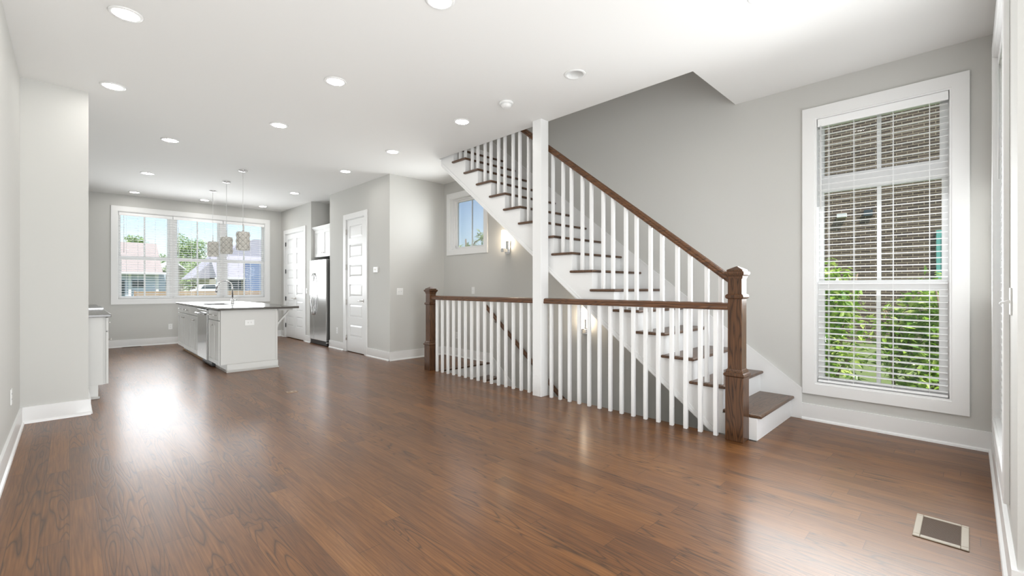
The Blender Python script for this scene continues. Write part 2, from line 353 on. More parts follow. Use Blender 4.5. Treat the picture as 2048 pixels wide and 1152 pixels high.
base('baseboard_pantry', [(XP, YP, XP, 7.395, -1, 0), (XP, 8.325, XP, 8.985, -1, 0), (XP, 9.965, XP, 10.27, -1, 0), (XP, 11.65, XP, YB-.016, -1, 0), (XP-.016, YP, XR, YP, 0, -1)], 'white baseboard around the pantry corner')
base('baseboard_right', [(XR, YF+.016, XR, 1.076, -1, 0), (XR, 5.42, XR, YP-.016, -1, 0)], 'white baseboard under the tall window')
base('baseboard_front', [(XJ-.016, YF, XR, YF, 0, 1), (XJ, -1.8, XJ, YF, -1, 0)], 'white baseboard along the right edge wall')

# ------------------------------------------------------------------ windows
def casing(axis, p, sgn, a0, a1, b0, b1, wd, t=.02):
    """flat picture-frame casing around an opening; face towards sgn"""
    return ring(axis, min(p, p+sgn*t), max(p, p+sgn*t), a0-wd, a1+wd, b0-wd, b1+wd, (a0, a1, b0, b1))
def ring(axis, p0, p1, a0, a1, b0, b1, g):    # frame of outer rect with inner glass rect g
    def P(p, a, b): return (p, a, b) if axis == 'x' else (a, p, b)
    vs = []
    for p in (p0, p1):
        for (u0, u1, v0, v1) in ((a0, a1, b0, b1), g): vs += [P(p, u0, v0), P(p, u1, v0), P(p, u1, v1), P(p, u0, v1)]
    fs = []
    for i in range(4):
        j = (i+1) % 4
        fs += [(i, j, 4+j, 4+i), (8+i, 12+i, 12+j, 8+j), (i, 8+i, 8+j, j), (4+i, 4+j, 12+j, 12+i)]
    return MB().add(vs, fs)
def pane(axis, p, g):
    mb = MB(); a0, a1, b0, b1 = g
    if axis == 'x': mb.box(p, p+.004, a0, a1, b0, b1)
    else: mb.box(a0, a1, p, p+.004, b0, b1)
    return mb

# tall window: transom over double hung
w1 = thing('window_1', 'tall white window beside the stairs showing brick and shrubs', 'window', (XR, .535, .335), kind='structure')
a0, a1, b0, b1 = W_TALL
casing('x', XR, -1, a0, a1, b0, b1, .098).build('casing', M['trim'], w1, .003)
ring('x', XR-.012, XR+.15, a0-.001, a1+.001, b0-.001, b1+.001, (a0+.012, a1-.012, b0+.012, b1-.012)).build('jamb', M['trim'], w1)
TR = (.165, .928, 2.21, 2.662); US = (.153, .928, 1.265, 2.06); LS = (.168, .918, .39, 1.175)
ring('x', 4.88, 4.93, a0+.01, a1-.01, 2.065, b1-.01, TR).build('transom_frame', M['trim'], w1, .004)
ring('x', 4.89, 4.93, a0+.01, a1-.01, 1.20, 2.068, US).build('upper_sash', M['trim'], w1, .004)
ring('x', 4.86, 4.90, a0+.01, a1-.01, b0+.01, 1.262, LS).build('lower_sash', M['trim'], w1, .004)
for nm, g, p in (('transom', TR, 4.905), ('upper', US, 4.91), ('lower', LS, 4.88)):
    pane('x', p, g).build('glass_pane', M['glass'], w1)
    MB().box(p-.012, p+.014, .524, .552, g[2]-.005, g[3]+.005).build('muntin', M['trim'], w1)

def double_hung(root, axis, p, sgn, a0, a1, b0, b1, mid, mun):
    """p = room face of the opening, sgn=+1 if the outside lies at larger coordinate"""
    q = lambda d: p+sgn*d
    fr = .045
    U = (a0+fr, a1-fr, mid+.035, b1-.055); L = (a0+fr+.012, a1-fr-.012, b0+.045, mid-.035)
    def rng(x, y): return (min(x, y), max(x, y))
    ring(axis, *rng(q(.10), q(.135)), a0, a1, mid-.035, b1, U).build('upper_sash', M['trim'], root, .004)
    ring(axis, *rng(q(.07), q(.105)), a0, a1, b0, mid+.03, L).build('lower_sash', M['trim'], root, .004)
    for g, d in ((U, .115), (L, .085)):
        pane(axis, q(d), g).build('glass_pane', M['glass'], root)
        mb = MB(); lo, hi = rng(q(d-.012), q(d+.012))
        if axis == 'x': mb.box(lo, hi, mun-.014, mun+.014, g[2], g[3])
        else: mb.box(mun-.014, mun+.014, lo, hi, g[2], g[3])
        mb.build('muntin', M['trim'], root)

w2 = thing('window_2', 'wide triple kitchen window in the far end wall', 'window', (2.02, YB, .955), kind='structure')
a0, a1, b0, b1 = W_KIT
casing('y', YB, -1, a0, a1, b0, b1, .1).build('casing', M['trim'], w2, .003)
ring('y', YB-.01, YB+.16, a0-.001, a1+.001, b0-.001, b1+.001, (a0+.012, a1-.012, b0+.012, b1-.012)).build('jamb', M['trim'], w2)
MB().box(1.525, 1.62, YB+.045, YB+.16, b0, b1).box(2.435, 2.54, YB+.045, YB+.16, b0, b1).build('mullion', M['trim'], w2, .004)
for (u0, u1, mu) in ((a0+.01, 1.53, 1.11), (1.615, 2.44, 2.02), (2.535, a1-.01, 2.93)):
    double_hung(w2, 'y', YB, 1, u0, u1, b0+.01, b1-.01, 1.80, mu)

w3 = thing('window_3', 'small square window above the stairwell showing blue sky', 'window', (XR, 5.97, 1.85), kind='structure')
a0, a1, b0, b1 = W_SMALL
casing('x', XR, -1, a0, a1, b0, b1, .09).build('casing', M['trim'], w3, .003)
ring('x', XR-.012, XR+.15, a0-.001, a1+.001, b0-.001, b1+.001, (a0+.012, a1-.012, b0+.012, b1-.012)).build('jamb', M['trim'], w3)
G3 = (a0+.10, a1-.085, b0+.055, b1-.065)
ring('x', 4.86, 4.93, a0+.01, a1-.01, b0+.01, b1-.01, (a0+.055, a1-.05, b0+.035, b1-.035)).build('frame', M['trim'], w3, .004)
ring('x', 4.885, 4.925, a0+.05, a1-.045, b0+.03, b1-.03, G3).build('sash', M['trim'], w3, .004)
pane('x', 4.905, G3).build('glass_pane', M['glass'], w3)
MB().box(4.897, 4.913, 5.945, 5.957, G3[2], G3[3]).build('muntin', M['nickel'], w3)
hd = MB(); hd.box(4.845, 4.87, 6.33, 6.37, b0+.012, b0+.05); hd.tube([(4.85, 6.35, b0+.045), (4.84, 6.33, b0+.075), (4.842, 6.27, b0+.05)], .006)
hd.build('crank_handle', M['white'], w3)

w4 = thing('window_4', 'bright window seen at a steep angle at the right edge', 'window', (3.72, YF, .335), kind='structure')
a0, a1, b0, b1 = W_FRONT
casing('y', YF, 1, a0, a1, b0, b1, .1, .0205).build('casing', M['trim'], w4, .003)
ring('y', YF-.15, YF+.01, a0-.001, a1+.001, b0-.001, b1+.001, (a0+.012, a1-.012, b0+.012, b1-.012)).build('jamb', M['trim'], w4)
double_hung(w4, 'y', YF, -1, a0+.01, a1-.01, b0+.01, 2.07, 1.22, 3.72)
ring('y', YF-.13, YF-.09, a0+.01, a1-.01, 2.07, b1-.01, (a0+.06, a1-.06, 2.2, b1-.06)).build('transom_frame', M['trim'], w4, .004)
pane('y', YF-.112, (a0+.06, a1-.06, 2.2, b1-.06)).build('glass_pane', M['glass'], w4)

# blinds
def blind(name, label, axis, p, sgn, a0, a1, b0, b1, cords, wand, tilt=.003, vh=.06, hang=0):
    """p = centre plane of the slats; sgn = direction to the outside"""
    am = (a0+a1)/2
    root = thing(name, label, 'window blind', (p, am, b0) if axis == 'x' else (am, p, b0), 'white horizontal window blinds')
    def bx(mb, d0, d1, u0, u1, z0, z1):
        lo, hi = min(p+sgn*d0, p+sgn*d1), max(p+sgn*d0, p+sgn*d1)
        return mb.box(lo, hi, u0, u1, z0, z1) if axis == 'x' else mb.box(u0, u1, lo, hi, z0, z1)
    mb = MB(); bx(mb, -.03, .025, a0, a1, b1-vh, b1); bx(mb, -.036, -.03, a0-.0, a1+.0, b1-vh-.008, b1); mb.build('headrail', M['blind'], root, .003)
    mb = MB(); z = b0+.045
    while z < b1-vh-.02:
        prof = [(-.0245, -tilt), (-.012, .0025-tilt*.5), (0, .0035), (.012, .0025+tilt*.5), (.0245, tilt), (.0245, tilt-.003), (0, 0), (-.0245, -tilt-.003)]
        pts = [(p+sgn*d, z+h) for d, h in prof]
        if axis == 'x':
            n = len(pts); mb.prism(pts, 'y', a0+.004, a1-.004)
        else: mb.prism(pts, 'x', a0+.004, a1-.004)
        z += .0495
    mb.build('slats', M['blind'], root)
    mb = MB(); bx(mb, -.025, .025, a0+.002, a1-.002, b0+.002, b0+.022); mb.build('bottom_rail', M['blind'], root, .004)
    for c in cords:
        mb = MB()
        for d in (-.026, .026): bx(mb, d-.0012, d+.0012, c-.0015, c+.0015, b0+.01, b1-vh)
        mb.build('ladder_cord', M['blind'], root)
    mb = MB(); q = p-sgn*.034
    P = (lambda u, z: (q, u, z)) if axis == 'x' else (lambda u, z: (u, q, z))
    mb.tube([P(wand, b1-vh), P(wand, b1-vh-.75)], .005, 8); mb.build('tilt_wand', M['white'], root)
    return root
blind('window_blind', 'long white open-slat blind in the tall window by the stairs', 'x', 4.838, 1, .112, .960, .35, 2.712, (.88, .70, .44, .22), .935)
blind('window_blind', 'white open-slat blind in the left sash of the kitchen window', 'y', YB+.038, 1, .70, 1.565, .972, 2.705, (.82, 1.0, 1.28, 1.46), .78)
blind('window_blind', 'white open-slat blind in the middle sash of the kitchen window', 'y', YB+.038, 1, 1.575, 2.485, .972, 2.705, (1.68, 1.9, 2.15, 2.38), 1.66)
blind('window_blind', 'white open-slat blind in the right sash of the kitchen window', 'y', YB+.038, 1, 2.495, 3.34, .972, 2.705, (2.6, 2.8, 3.05, 3.25), 2.57)
blind('window_blind', 'white blind seen edge on in the right edge window', 'y', YF-.04, -1, 3.10, 4.34, .35, 2.712, (3.25, 3.72, 4.2), 4.28)

# ------------------------------------------------------------------ panel doors
ZP = [(.281, .515), (.645, .888), (1.028, 1.252), (1.392, 1.615), (1.746, 1.989), (2.11, 2.334)]
def panel_leaf(x, y0, y1, z0, z1, st):
    mb = MB(); t = .013
    mb.box(x+t, x+.036, y0, y1, z0, z1)
    holes = [(y0+st, y1-st, a, b) for a, b in ZP]
    mb.grid_wall('x', x, x+t, y0, y1, z0, z1, holes)
    for (ya, yb, za, zb) in holes:
        o, i = .014, .042
        vs = [(x+t, ya+o, za+o), (x+t, yb-o, za+o), (x+t, yb-o, zb-o), (x+t, ya+o, zb-o), (x+.003, ya+i, za+i), (x+.003, yb-i, za+i), (x+.003, yb-i, zb-i), (x+.003, ya+i, zb-i)]
        mb.add(vs, [(4,5,6,7),(0,1,5,4),(1,2,6,5),(2,3,7,6),(3,0,4,7)])
    return mb
def door_casing(y0, y1, zt, wd, x=XP):
    mb = MB(); mb.box(x-.018, x, y0-wd, y0, 0, zt+wd); mb.box(x-.018, x, y1, y1+wd, 0, zt+wd); mb.box(x-.018, x, y0, y1, zt, zt+wd)
    mb.box(x, x+.12, y0-.001, y0+.012, 0, zt); mb.box(x, x+.12, y1-.012, y1+.001, 0, zt); mb.box(x, x+.12, y0, y1, zt-.012, zt+.001)
    return mb
def lever(x, y, z, sgn):
    mb = MB(); mb.lathe((x-.012, y, z), [(.026, 0), (.026, .008), (.02, .012)], 20, 'x'); mb.tube([(x-.01, y, z), (x-.052, y, z)], .009)
    mb.tube([(x-.05, y, z), (x-.054, y+sgn*.02, z+.002), (x-.05, y+sgn*.06, z+.004), (x-.045, y+sgn*.115, z)], [.0095, .009, .008, .006]); return mb
def hinge(x, y, z):
    mb = MB(); mb.box(x-.004, x+.003, y-.018, y+.018, z-.048, z+.048); mb.lathe((x-.006, y, z-.05), [(.006, 0), (.006, .1)], 8); return mb
d1 = thing('door_1', 'narrow white six-panel pantry door with a silver lever', 'door', (XP, 7.86, 0), kind='structure')
door_casing(7.485, 8.235, 2.465, .098).build('casing', M['trim'], d1, .003)
panel_leaf(XP+.006, 7.499, 8.219, .012, 2.45, .105).build('door_leaf', M['trim'], d1)
for z in (.26, .921, 1.578, 2.237): hinge(XP-.002, 8.225, z).build('hinge', M['nickel'], d1)
lever(XP+.006, 7.565, .955, 1).build('handle', M['nickel'], d1)
MB().box(XP+.06, XP+.11, 7.5, 8.22, .0, .012).build('threshold', M['dark'], d1)
d2 = thing('door_2', 'pair of white six-panel closet doors in the far corner', 'door', (XP, 10.96, 0), kind='structure')
door_casing(10.36, 11.56, 2.465, .1).build('casing', M['trim'], d2, .003)
for (y0, y1, hy, hm, ly, sg) in ((10.965, 11.546, 11.552, 'black', 11.01, 1), (10.374, 10.957, 10.368, 'nickel', 10.91, -1)):
    lf = panel_leaf(XP+.006, y0, y1, .018, 2.45, .10).build('door_leaf', M['trim'], d2)
    for z in (.29, .928, 1.578, 2.228): hinge(XP-.002, hy, z).build('hinge', M[hm], d2)
    lever(XP+.006, ly, .945, sg).build('handle', M['nickel'], d2)

# ------------------------------------------------------------------ staircase
RISE, RUN, Y0 = .1974, .26, 1.165
NS = 17
st = thing('staircase', 'white staircase with dark oak treads climbing to the ceiling opening', 'staircase', (4.3, Y0, 0))
XS = 3.838                                     # outer stringer face
zb = lambda y: .765*(y-1.50)
for n in range(1, NS+1):
    yr = Y0+RUN*(n-1)
    MB().box(XS+.004, XR-.016, yr, yr+.016, RISE*(n-1)+(0 if n == 1 else 0), RISE*n-.026).build('riser', M['trim'], st)
    if n < NS:
        x0 = 3.807 if n > 1 else 3.842
        MB().box(x0, XR-.016, yr-.03, yr+RUN+.014, RISE*n-.026, RISE*n).build('tread', M['tread'], st, .011, 3)
top = [(Y0+.001, 0)]
for n in range(1, NS):
    yr = Y0+RUN*(n-1); top += [(yr+.001, RISE*n-.027), (yr+RUN+.001, RISE*n-.027)]
yt = Y0+RUN*(NS-1)
top += [(yt+.001, RISE*NS-.03), (yt+.04, RISE*NS-.03), (yt+.04, zb(yt+.04))]
MB().prism(top+[(1.50, 0)], 'x', XS, XS+.03).build('stringer', M['trim'], st)
tm = MB(); tm.prism([(1.53, .0), (yt, zb(yt)), (yt, zb(yt)+.062), (1.45, .0)], 'x', XS-.008, XS)
tm.prism([(1.515, .0), (yt, zb(yt)), (yt, zb(yt)+.022), (1.485, .0)], 'x', XS-.014, XS-.008); tm.build('stringer_moulding', M['trim'], st, .002)
MB().prism([(1.52, -.02), (yt+.04, zb(yt+.04)+.0), (yt+.04, zb(yt+.04)+.02), (1.5, .0)], 'x', XS+.03, XR-.001).build('soffit', M['wall'], st)
sk = lambda y: .28+.762*(y-1.078)
skp = [(1.076, 0), (1.076, sk(1.076)), (yt, sk(yt)), (yt, zb(yt)+.1), (1.6, .0)]
MB().prism(skp, 'x', XR-.018, XR-.0005).build('skirt_board', M['trim'], st, .002)
MB().rail([(XR-.021, -.012), (XR-.016, -.012), (XR-.016, .004), (XR-.021, .004)], 1.076, sk(1.076), yt, sk(yt)).build('skirt_cap', M['trim'], st)

# posts
col_ = tag(MB().box(3.675, 3.80, 3.285, 3.41, 0, ZC).build('support_post', M['trim'], None, .004), 'square white floor-to-ceiling post between the two railing sections', 'post')

def newel(name, label, cx, cy, zb_, zr, zt):
    t = thing(name, label, 'newel post', (cx, cy, 0))
    h = .067
    MB().box(cx-h, cx+h, cy-h, cy+h, 0, zb_).build('base', M['woodz'], t, .003)
    m = MB()
    for a, b, c, d in ((.067, .078, 0, .008), (.078, .078, .008, .024), (.078, .066, .024, .034), (.066, .064, .034, .044), (.064, .055, .044, .062)):
        m.frustum((cx, cy, zb_+c), (a, a), (cx, cy, zb_+d), (b, b))
    m.build('base_moulding', M['woodz'], t, .003)
    MB().box(cx-.0525, cx+.0525, cy-.0525, cy+.0525, zb_+.06, zt-.075).build('shaft', M['woodz'], t, .002)
    m = MB()
    for a, b, c, d in ((.054, .066, -.02, -.012), (.066, .068, -.012, 0), (.068, .066, 0, .012), (.066, .054, .012, .02)):
        m.frustum((cx, cy, zr+c), (a, a), (cx, cy, zr+d), (b, b))
    m.build('collar', M['woodz'], t, .002)
    m = MB()
    for a, b, c, d in ((.0525, .062, -.095, -.07), (.062, .073, -.07, -.055), (.073, .075, -.055, -.045), (.075, .072, -.045, -.034), (.06, .06, -.034, -.02)):
        m.frustum((cx, cy, zt+c), (a, a), (cx, cy, zt+d), (b, b))
    m.frustum((cx, cy, zt-.02), (.06, .06), (cx, cy, zt+.008), (.006, .006)); m.build('cap', M['woodz'], t, .003)
    return t
newel('newel_post', 'large oak newel post at the foot of the stairs', 3.768, 1.29, .50, 1.13, 1.36)
newel('newel_post', 'oak newel post at the far end of the level railing', 3.755, 5.505, .36, .965, 1.20)

# level railings
RP = [(-.031, .004), (-.033, .018), (-.028, .03), (-.03, .042), (-.022, .054), (0, .06), (.022, .054), (.03, .042), (.028, .03), (.033, .018), (.031, .004), (.024, 0), (-.024, 0)]
def level_rail(label, y0, y1, ys, cx=3.747):
    t = thing('guard_railing', label, 'railing', (cx, (y0+y1)/2, 0))
    MB().rail([(cx+x, z) for x, z in RP], y0, 1.022, y1, 1.022).build('handrail', M['woody'], t)
    for y in ys: MB().box(cx-.016, cx+.016, y-.016, y+.016, 0, 1.026).build('baluster', M['trim'], t, .002, 1)
    return t
level_rail('level oak-capped railing with white balusters between the big newel and the post', 1.344, 3.284, [1.446+.1250*k for k in range(15)])
level_rail('level oak-capped railing with white balusters beyond the white post', 3.411, 5.452, [3.527+.1292*k for k in range(15)])

# sloping stair railing
sr = thing('stair_railing', 'sloping oak handrail with white balusters on the staircase', 'railing', (3.86, 1.36, .39))
hz = lambda y: 1.324+.768*(y-1.395)
cx = 3.86
MB().rail([(cx+x, z*1.25-.075) for x, z in RP], 1.30, hz(1.30), 5.30, hz(5.30)).build('handrail', M['woody'], sr)
for n in range(2, 17):
    for d in (.053, .168):
        y = 1.135+RUN*(n-1)+d
        MB().box(cx-.016, cx+.016, y-.016, y+.016, RISE*n, hz(y)-.065).build('baluster', M['trim'], sr, .002, 1)

# basement flight
bf = thing('basement_staircase', 'lower flight with oak treads going down behind the far railing', 'staircase', (4.3, 5.4, 0))
for n in range(0, 15):
    y = 5.395-.26*n; z = -RISE*n
    if n: MB().box(3.73, XR-.016, y-.02, y+.262, z-.026, z).build('tread', M['tread'], bf, .01, 2)
    else: MB().box(3.815, XR-.002, y-.03, y+.05, -.026, .001).build('tread', M['tread'], bf, .01, 2)
    MB().box(3.73, XR-.019, y-.018, y-.007, z-RISE, z-.026).build('riser', M['trim'], bf)
skb = lambda y: .166+.86*(y-5.382)
MB().prism([(5.42, .145), (5.38, .15), (1.9, .15-.765*(5.38-1.9)), (1.9, -.25-.765*(5.38-1.9)), (5.42, -.25)], 'x', XR-.016, XR-.0005).build('skirt_board', M['trim'], bf, .002)
hb = thing('wall_handrail', 'oak handrail fixed to the wall of the lower stairs', 'handrail', (4.74, 5.4, .9))
MB().rail([(4.735+x*.9, z*.95) for x, z in RP], 5.42, .885, 1.7, .885-.765*3.72).build('rail', M['woody'], hb)
for y in (5.2, 4.2, 3.2): MB().tube([(XR, y, .82-.765*(5.42-y)), (4.75, y, .82-.765*(5.42-y)), (4.735, y, .89-.765*(5.42-y))], .008).build('bracket', M['nickel'], hb)

# ------------------------------------------------------------------ wall sconces
def sconce(label, y, z0, z1):
    t = thing('wall_sconce', label, 'wall light', (XR, y, z0)); xt = 4.705
    MB().box(XR-.018, XR, y-.055, y+.055, z0-.075, z0+.12).build('backplate', M['chrome'], t, .003)
    MB().box(xt-.03, XR-.018, y-.028, y+.028, z0-.055, z0-.005).build('arm', M['chrome'], t, .003)
    MB().lathe((xt, y, z0-.006), [(.034, 0), (.034, .012)], 20).build('cup', M['chrome'], t)
    MB().lathe((xt, y, z0), [(.02, 0), (.031, .004), (.032, .02), (.032, z1-z0-.015), (.026, z1-z0-.002), (.01, z1-z0)], 20).build('glass_tube', M['tube'], t)
sconce('lit wall sconce with a glass tube beside the small window', 4.965, 1.79, 2.07)
sconce('lit wall sconce with a glass tube behind the near railing', 3.50, .665, .93)

# ------------------------------------------------------------------ ceiling fixtures
def downlight(label, x, y, lit=True):
    t = thing('recessed_light', label, 'recessed light', (x, y, ZC), 'round recessed ceiling lights')
    MB().lathe((x, y, ZC-.008), [(.072, .0025), (.074, 0), (.09, .002), (.096, .008), (.074, .0081)], 32, cap=False).build('trim_ring', M['white'], t)
    if lit: MB().lathe((x, y, ZC-.0065), [(.001, 0), (.06, 0), (.0745, .002), (.0745, .0064)], 32, cap=False).build('lens', M['lens'], t)
    else:
        MB().lathe((x, y, ZC-.006), [(.0735, 0), (.07, .03), (.058, .085), (.045, .10)], 32, cap=False).build('baffle', M['white'], t)
        MB().lathe((x, y, ZC+.045), [(.01, -.005), (.032, 0), (.038, .02), (.03, .045), (.044, .05)], 20).build('bulb', M['white'], t)
    return t
for lab, x, y in (
    ('glowing recessed ceiling light nearest the left wall, largest in view', .273, 3.997),
    ('glowing recessed ceiling light just beyond it by the boxed out left corner', .286, 5.515),
    ('glowing recessed ceiling light cut by the middle of the top edge', 1.702, 2.391),
    ('glowing recessed ceiling light in the centre row, second from the viewer', 1.702, 3.987),
    ('glowing recessed ceiling light in the centre row, third from the viewer', 1.703, 5.514),
    ('glowing recessed ceiling light cut by the top edge right of the stairs opening', 3.13, .91),
    ('glowing recessed ceiling light beside the smoke detector', 3.121, 3.967),
    ('glowing recessed ceiling light in front of the pantry corner', 3.140, 5.51),
    ('glowing recessed ceiling light above the narrow pantry door', 3.138, 6.974),
    ('glowing recessed ceiling light in front of the refrigerator', 3.151, 9.29),
    ('glowing recessed ceiling light near the closet doors by the far wall', 3.155, 11.33),
    ('glowing recessed ceiling light over the middle of the far kitchen window', 2.044, 11.37),
    ('glowing recessed ceiling light over the left end of the far kitchen window', .905, 11.39),
    ('glowing recessed ceiling light on the kitchen left, second from the far window', .904, 9.349),
    ('glowing recessed ceiling light on the kitchen left, nearest the viewer', .901, 7.037)):
    downlight(lab, x, y)
downlight('unlit recessed ceiling light with an open white baffle', 3.126, 2.399, False)
sm_ = thing('smoke_detector', 'round white smoke detector on the ceiling before the post', 'smoke detector', (3.112, 3.245, ZC))
MB().lathe((3.112, 3.245, ZC-.022), [(.055, 0), (.07, .004), (.072, .022)], 32).build('base', M['white'], sm_)
MB().lathe((3.112, 3.245, ZC-.058), [(.025, 0), (.042, .006), (.052, .02), (.055, .036)], 32).build('dome', M['white'], sm_)

# pendants
def pendant(label, x, y, first=None):
    t = thing('pendant_light', label, 'pendant light', (x, y, ZC), 'lattice pendants over the island')
    MB().lathe((x, y, ZC-.024), [(.02, 0), (.055, .006), (.062, .016), (.062, .024)], 28).build('canopy', M['chrome'], t)
    zt = 2.075; zb_ = 1.79; r = .088
    MB().tube([(x, y, ZC-.02), (x, y, zt+.12)], .0035, 6).build('cord', M['white'], t)
    m = MB(); m.tube([(x, y, zt+.125), (x, y, zt-.002)], .006, 8); m.lathe((x, y, zt), [(.02, 0), (.012, .02), (.006, .03)], 12); m.lathe((x, y, zt+.06), [(.003, -.01), (.011, 0), (.003, .01)], 12); m.build('stem', M['nickel'], t)
    nU, nV = 6, 3
    hv = (zt-zb_)/nV
    def P(i, j, rr): a = 2*math.pi*(i/2)/nU+.25; return (x+rr*math.cos(a), y+rr*math.sin(a), zb_+hv*j/2)
    m = MB(); m2 = MB()
    for j in range(0, 2*nV+1):
        for i in range(0, 2*nU):
            if (i+j) % 2: continue
            c = P(i, j, r+.012)
            nb = [P(i+1, j, r), P(i, j+1, r), P(i-1, j, r), P(i, j-1, r)]
            nb = [q for q in nb if zb_-1e-4 <= q[2] <= zt+1e-4]
            if len(nb) == 4: m.add([c]+nb, [(0,1,2),(0,2,3),(0,3,4),(0,4,1)])
            else:
                if j == 0: m.add([P(i, j, r)]+[P(i+1, j, r), P(i, j+1, r), P(i-1, j, r)], [(0,1,2),(0,2,3)])
                else: m.add([P(i, j, r)]+[P(i+1, j, r), P(i, j-1, r), P(i-1, j, r)], [(0,2,1),(0,3,2)])
    for j in range(0, 2*nV):
        for i in range(0, 2*nU):
            if (i+j) % 2 == 0: continue
            m2.tube([P(i, j, r+.001), P(i+1, j+1, r+.001)], .0013, 5); m2.tube([P(i, j, r+.001), P(i-1, j+1, r+.001)], .0013, 5)
            m2.tube([P(i, j, r+.001), P(i+1, j, r+.0125), P(i+2, j, r+.001)], .0006, 4)
    sh = m.build('shade', M['shade'], t); m2.build('lattice', M['lattice'], t)
    return t
p0 = pendant('lattice pendant nearest the viewer, hanging lowest in the view of the island', 1.961, 8.068)
p0['label'] = 'lattice glass pendant over the near end of the island'
dup(p0, (1.964, 9.133, ZC), 'lattice glass pendant in the middle of the three over the island')
dup(p0, (1.967, 10.195, ZC), 'lattice glass pendant over the far end of the island')

# ------------------------------------------------------------------ plates
def plate_x(name, label, cat, x, y, z, sgn, gang=1, kind='outlet', sill=.006):
    wy = .035 if gang == 1 else .058; t = thing(name, label, cat, (x, y, z))
    MB().box(x, x+sgn*sill, y-wy, y+wy, z-.058, z+.058).build('plate', M['white'], t, .002)
    for k in range(gang):
        yc = y+(0 if gang == 1 else (k-.5)*.046)
        if kind == 'outlet':
            m = MB()
            for dz in (-.02, .02):
                for dy in (-.006, .006): m.box(x+sgn*sill, x+sgn*(sill+.0006), yc+dy-.0012, yc+dy+.0012, z+dz-.004, z+dz+.006)
            m.build('socket', M['dark'], t)
        else:
            m = MB(); m.box(x+sgn*sill, x+sgn*(sill+.012), yc-.005, yc+.005, z-.004, z+.014); m.build('toggle', M['white'], t)
    return t
def plate_y(name, label, cat, x, y, z, sgn, gang=1, kind='outlet', horiz=False, tog=.012):
    wx, hz_ = (.035 if gang == 1 else .058), .058
    if horiz: wx, hz_ = .06, .04
    t = thing(name, label, cat, (x, y, z))
    MB().box(x-wx, x+wx, y, y+sgn*.006, z-hz_, z+hz_).build('plate', M['white'], t, .002)
    for k in range(gang):
        xc = x+(0 if gang == 1 else (k-.5)*.046)
        m = MB()
        if kind == 'outlet':
            for d in (-.02, .02):
                for e in (-.006, .006):
                    if horiz: m.box(x+d-.005, x+d+.005, y+sgn*.006, y+sgn*.0066, z+e-.0012, z+e+.0012)
                    else: m.box(xc+e-.0012, xc+e+.0012, y+sgn*.006, y+sgn*.0066, z+d-.005, z+d+.005)
            m.build('socket', M['dark'], t)
        else:
            m.prism([(y+sgn*.006, z-.008), (y+sgn*.006, z+.008), (y+sgn*(.006+tog), z+.004-tog*.3), (y+sgn*(.006+tog), z-.003-tog*.3)], 'x', xc-.0055, xc+.0055); m.build('toggle', M['white'], t)
    return t
plate_x('wall_outlet', 'white outlet low on the grey wall between refrigerator and pantry door', 'outlet', XP, 8.635, .358, -1)
plate_x('light_switch', 'white switch between the closet doors and the refrigerator', 'light switch', XP, 10.21, 1.12, -1, kind='switch')
plate_x('wall_outlet', 'white outlet low on the left edge wall', 'outlet', XL, 4.99, .39, 1)
plate_x('wall_plate', 'white plate on the stairwell wall just above the far railing', 'wall plate', XR, 5.80, 1.147, -1, kind='switch')
plate_x('wall_outlet', 'white outlet low on the landing wall behind the far balusters', 'outlet', XR, 6.24, .367, -1)
plate_y('wall_outlet', 'white outlet low on the far wall left of the island', 'outlet', 1.525, YB, .368, -1)
plate_y('light_switch', 'white double switch on the wall facing the room by the stairwell', 'light switch', 3.906, YP, 1.13, -1, 2, 'switch')
plate_y('light_switch', 'white light switch with a long toggle at the right edge', 'light switch', 2.865, YF, 1.143, 1, 1, 'switch', tog=.03)
th = thing('thermostat', 'small square white thermostat right of the pantry door', 'thermostat', (XP, 7.07, 1.5))
MB().box(XP-.022, XP, 7.0, 7.14, 1.45, 1.548).build('body', M['white'], th, .006)
MB().box(XP-.0232, XP-.022, 7.04, 7.10, 1.485, 1.52).build('screen', M['shade'], th)

# floor fittings
fr_ = thing('floor_register', 'taupe metal floor register in the near right corner', 'floor vent', (3.06, .098, 0))
MB().grid_wall('z', 0, .006, 2.914, 3.208, 0, .195, [(2.945, 3.188, .028, .168)]).build('frame', M['taupe'], fr_, .003)
m = MB()
for k in range(27): x = 2.949+k*.009; m.box(x, x+.0035, .028, .168, .001, .0045)
m.build('louvers', M['brown'], fr_)
MB().box(2.945, 3.188, .028, .168, .0003, .0009).build('duct', M['dark'], fr_)
br_ = thing('floor_register', 'narrow brown floor register below the wide kitchen window', 'floor vent', (.89, 11.78, 0))
MB().grid_wall('z', 0, .005, .74, 1.04, 11.73, 11.835, [(.755, 1.025, 11.745, 11.82)]).build('frame', M['brown'], br_, .002)
MB().box(.755, 1.025, 11.745, 11.82, .0004, .001).build('duct', M['dark'], br_)
fo = thing('floor_outlet', 'small tan outlet plate set in the wood floor', 'floor outlet', (1.818, 5.456, 0))
MB().box(1.765, 1.875, 5.41, 5.50, 0, .004).build('plate', M['brass'], fo, .002)
MB().lathe((1.795, 5.456, .004), [(.016, 0), (.016, .001)], 16).lathe((1.845, 5.456, .004), [(.016, 0), (.016, .001)], 16).build('socket', M['brown'], fo)
ds = thing('door_stop', 'small metal door stop on the baseboard by the refrigerator', 'door stop', (XP-.016, 8.95, .09))
MB().tube([(XP-.016, 8.95, .09), (XP-.075, 8.95, .09)], .006).build('spring', M['nickel'], ds)
MB().lathe((XP-.085, 8.95, .09), [(.009, 0), (.01, .006), (.008, .012)], 12, 'x').build('tip', M['white'], ds)

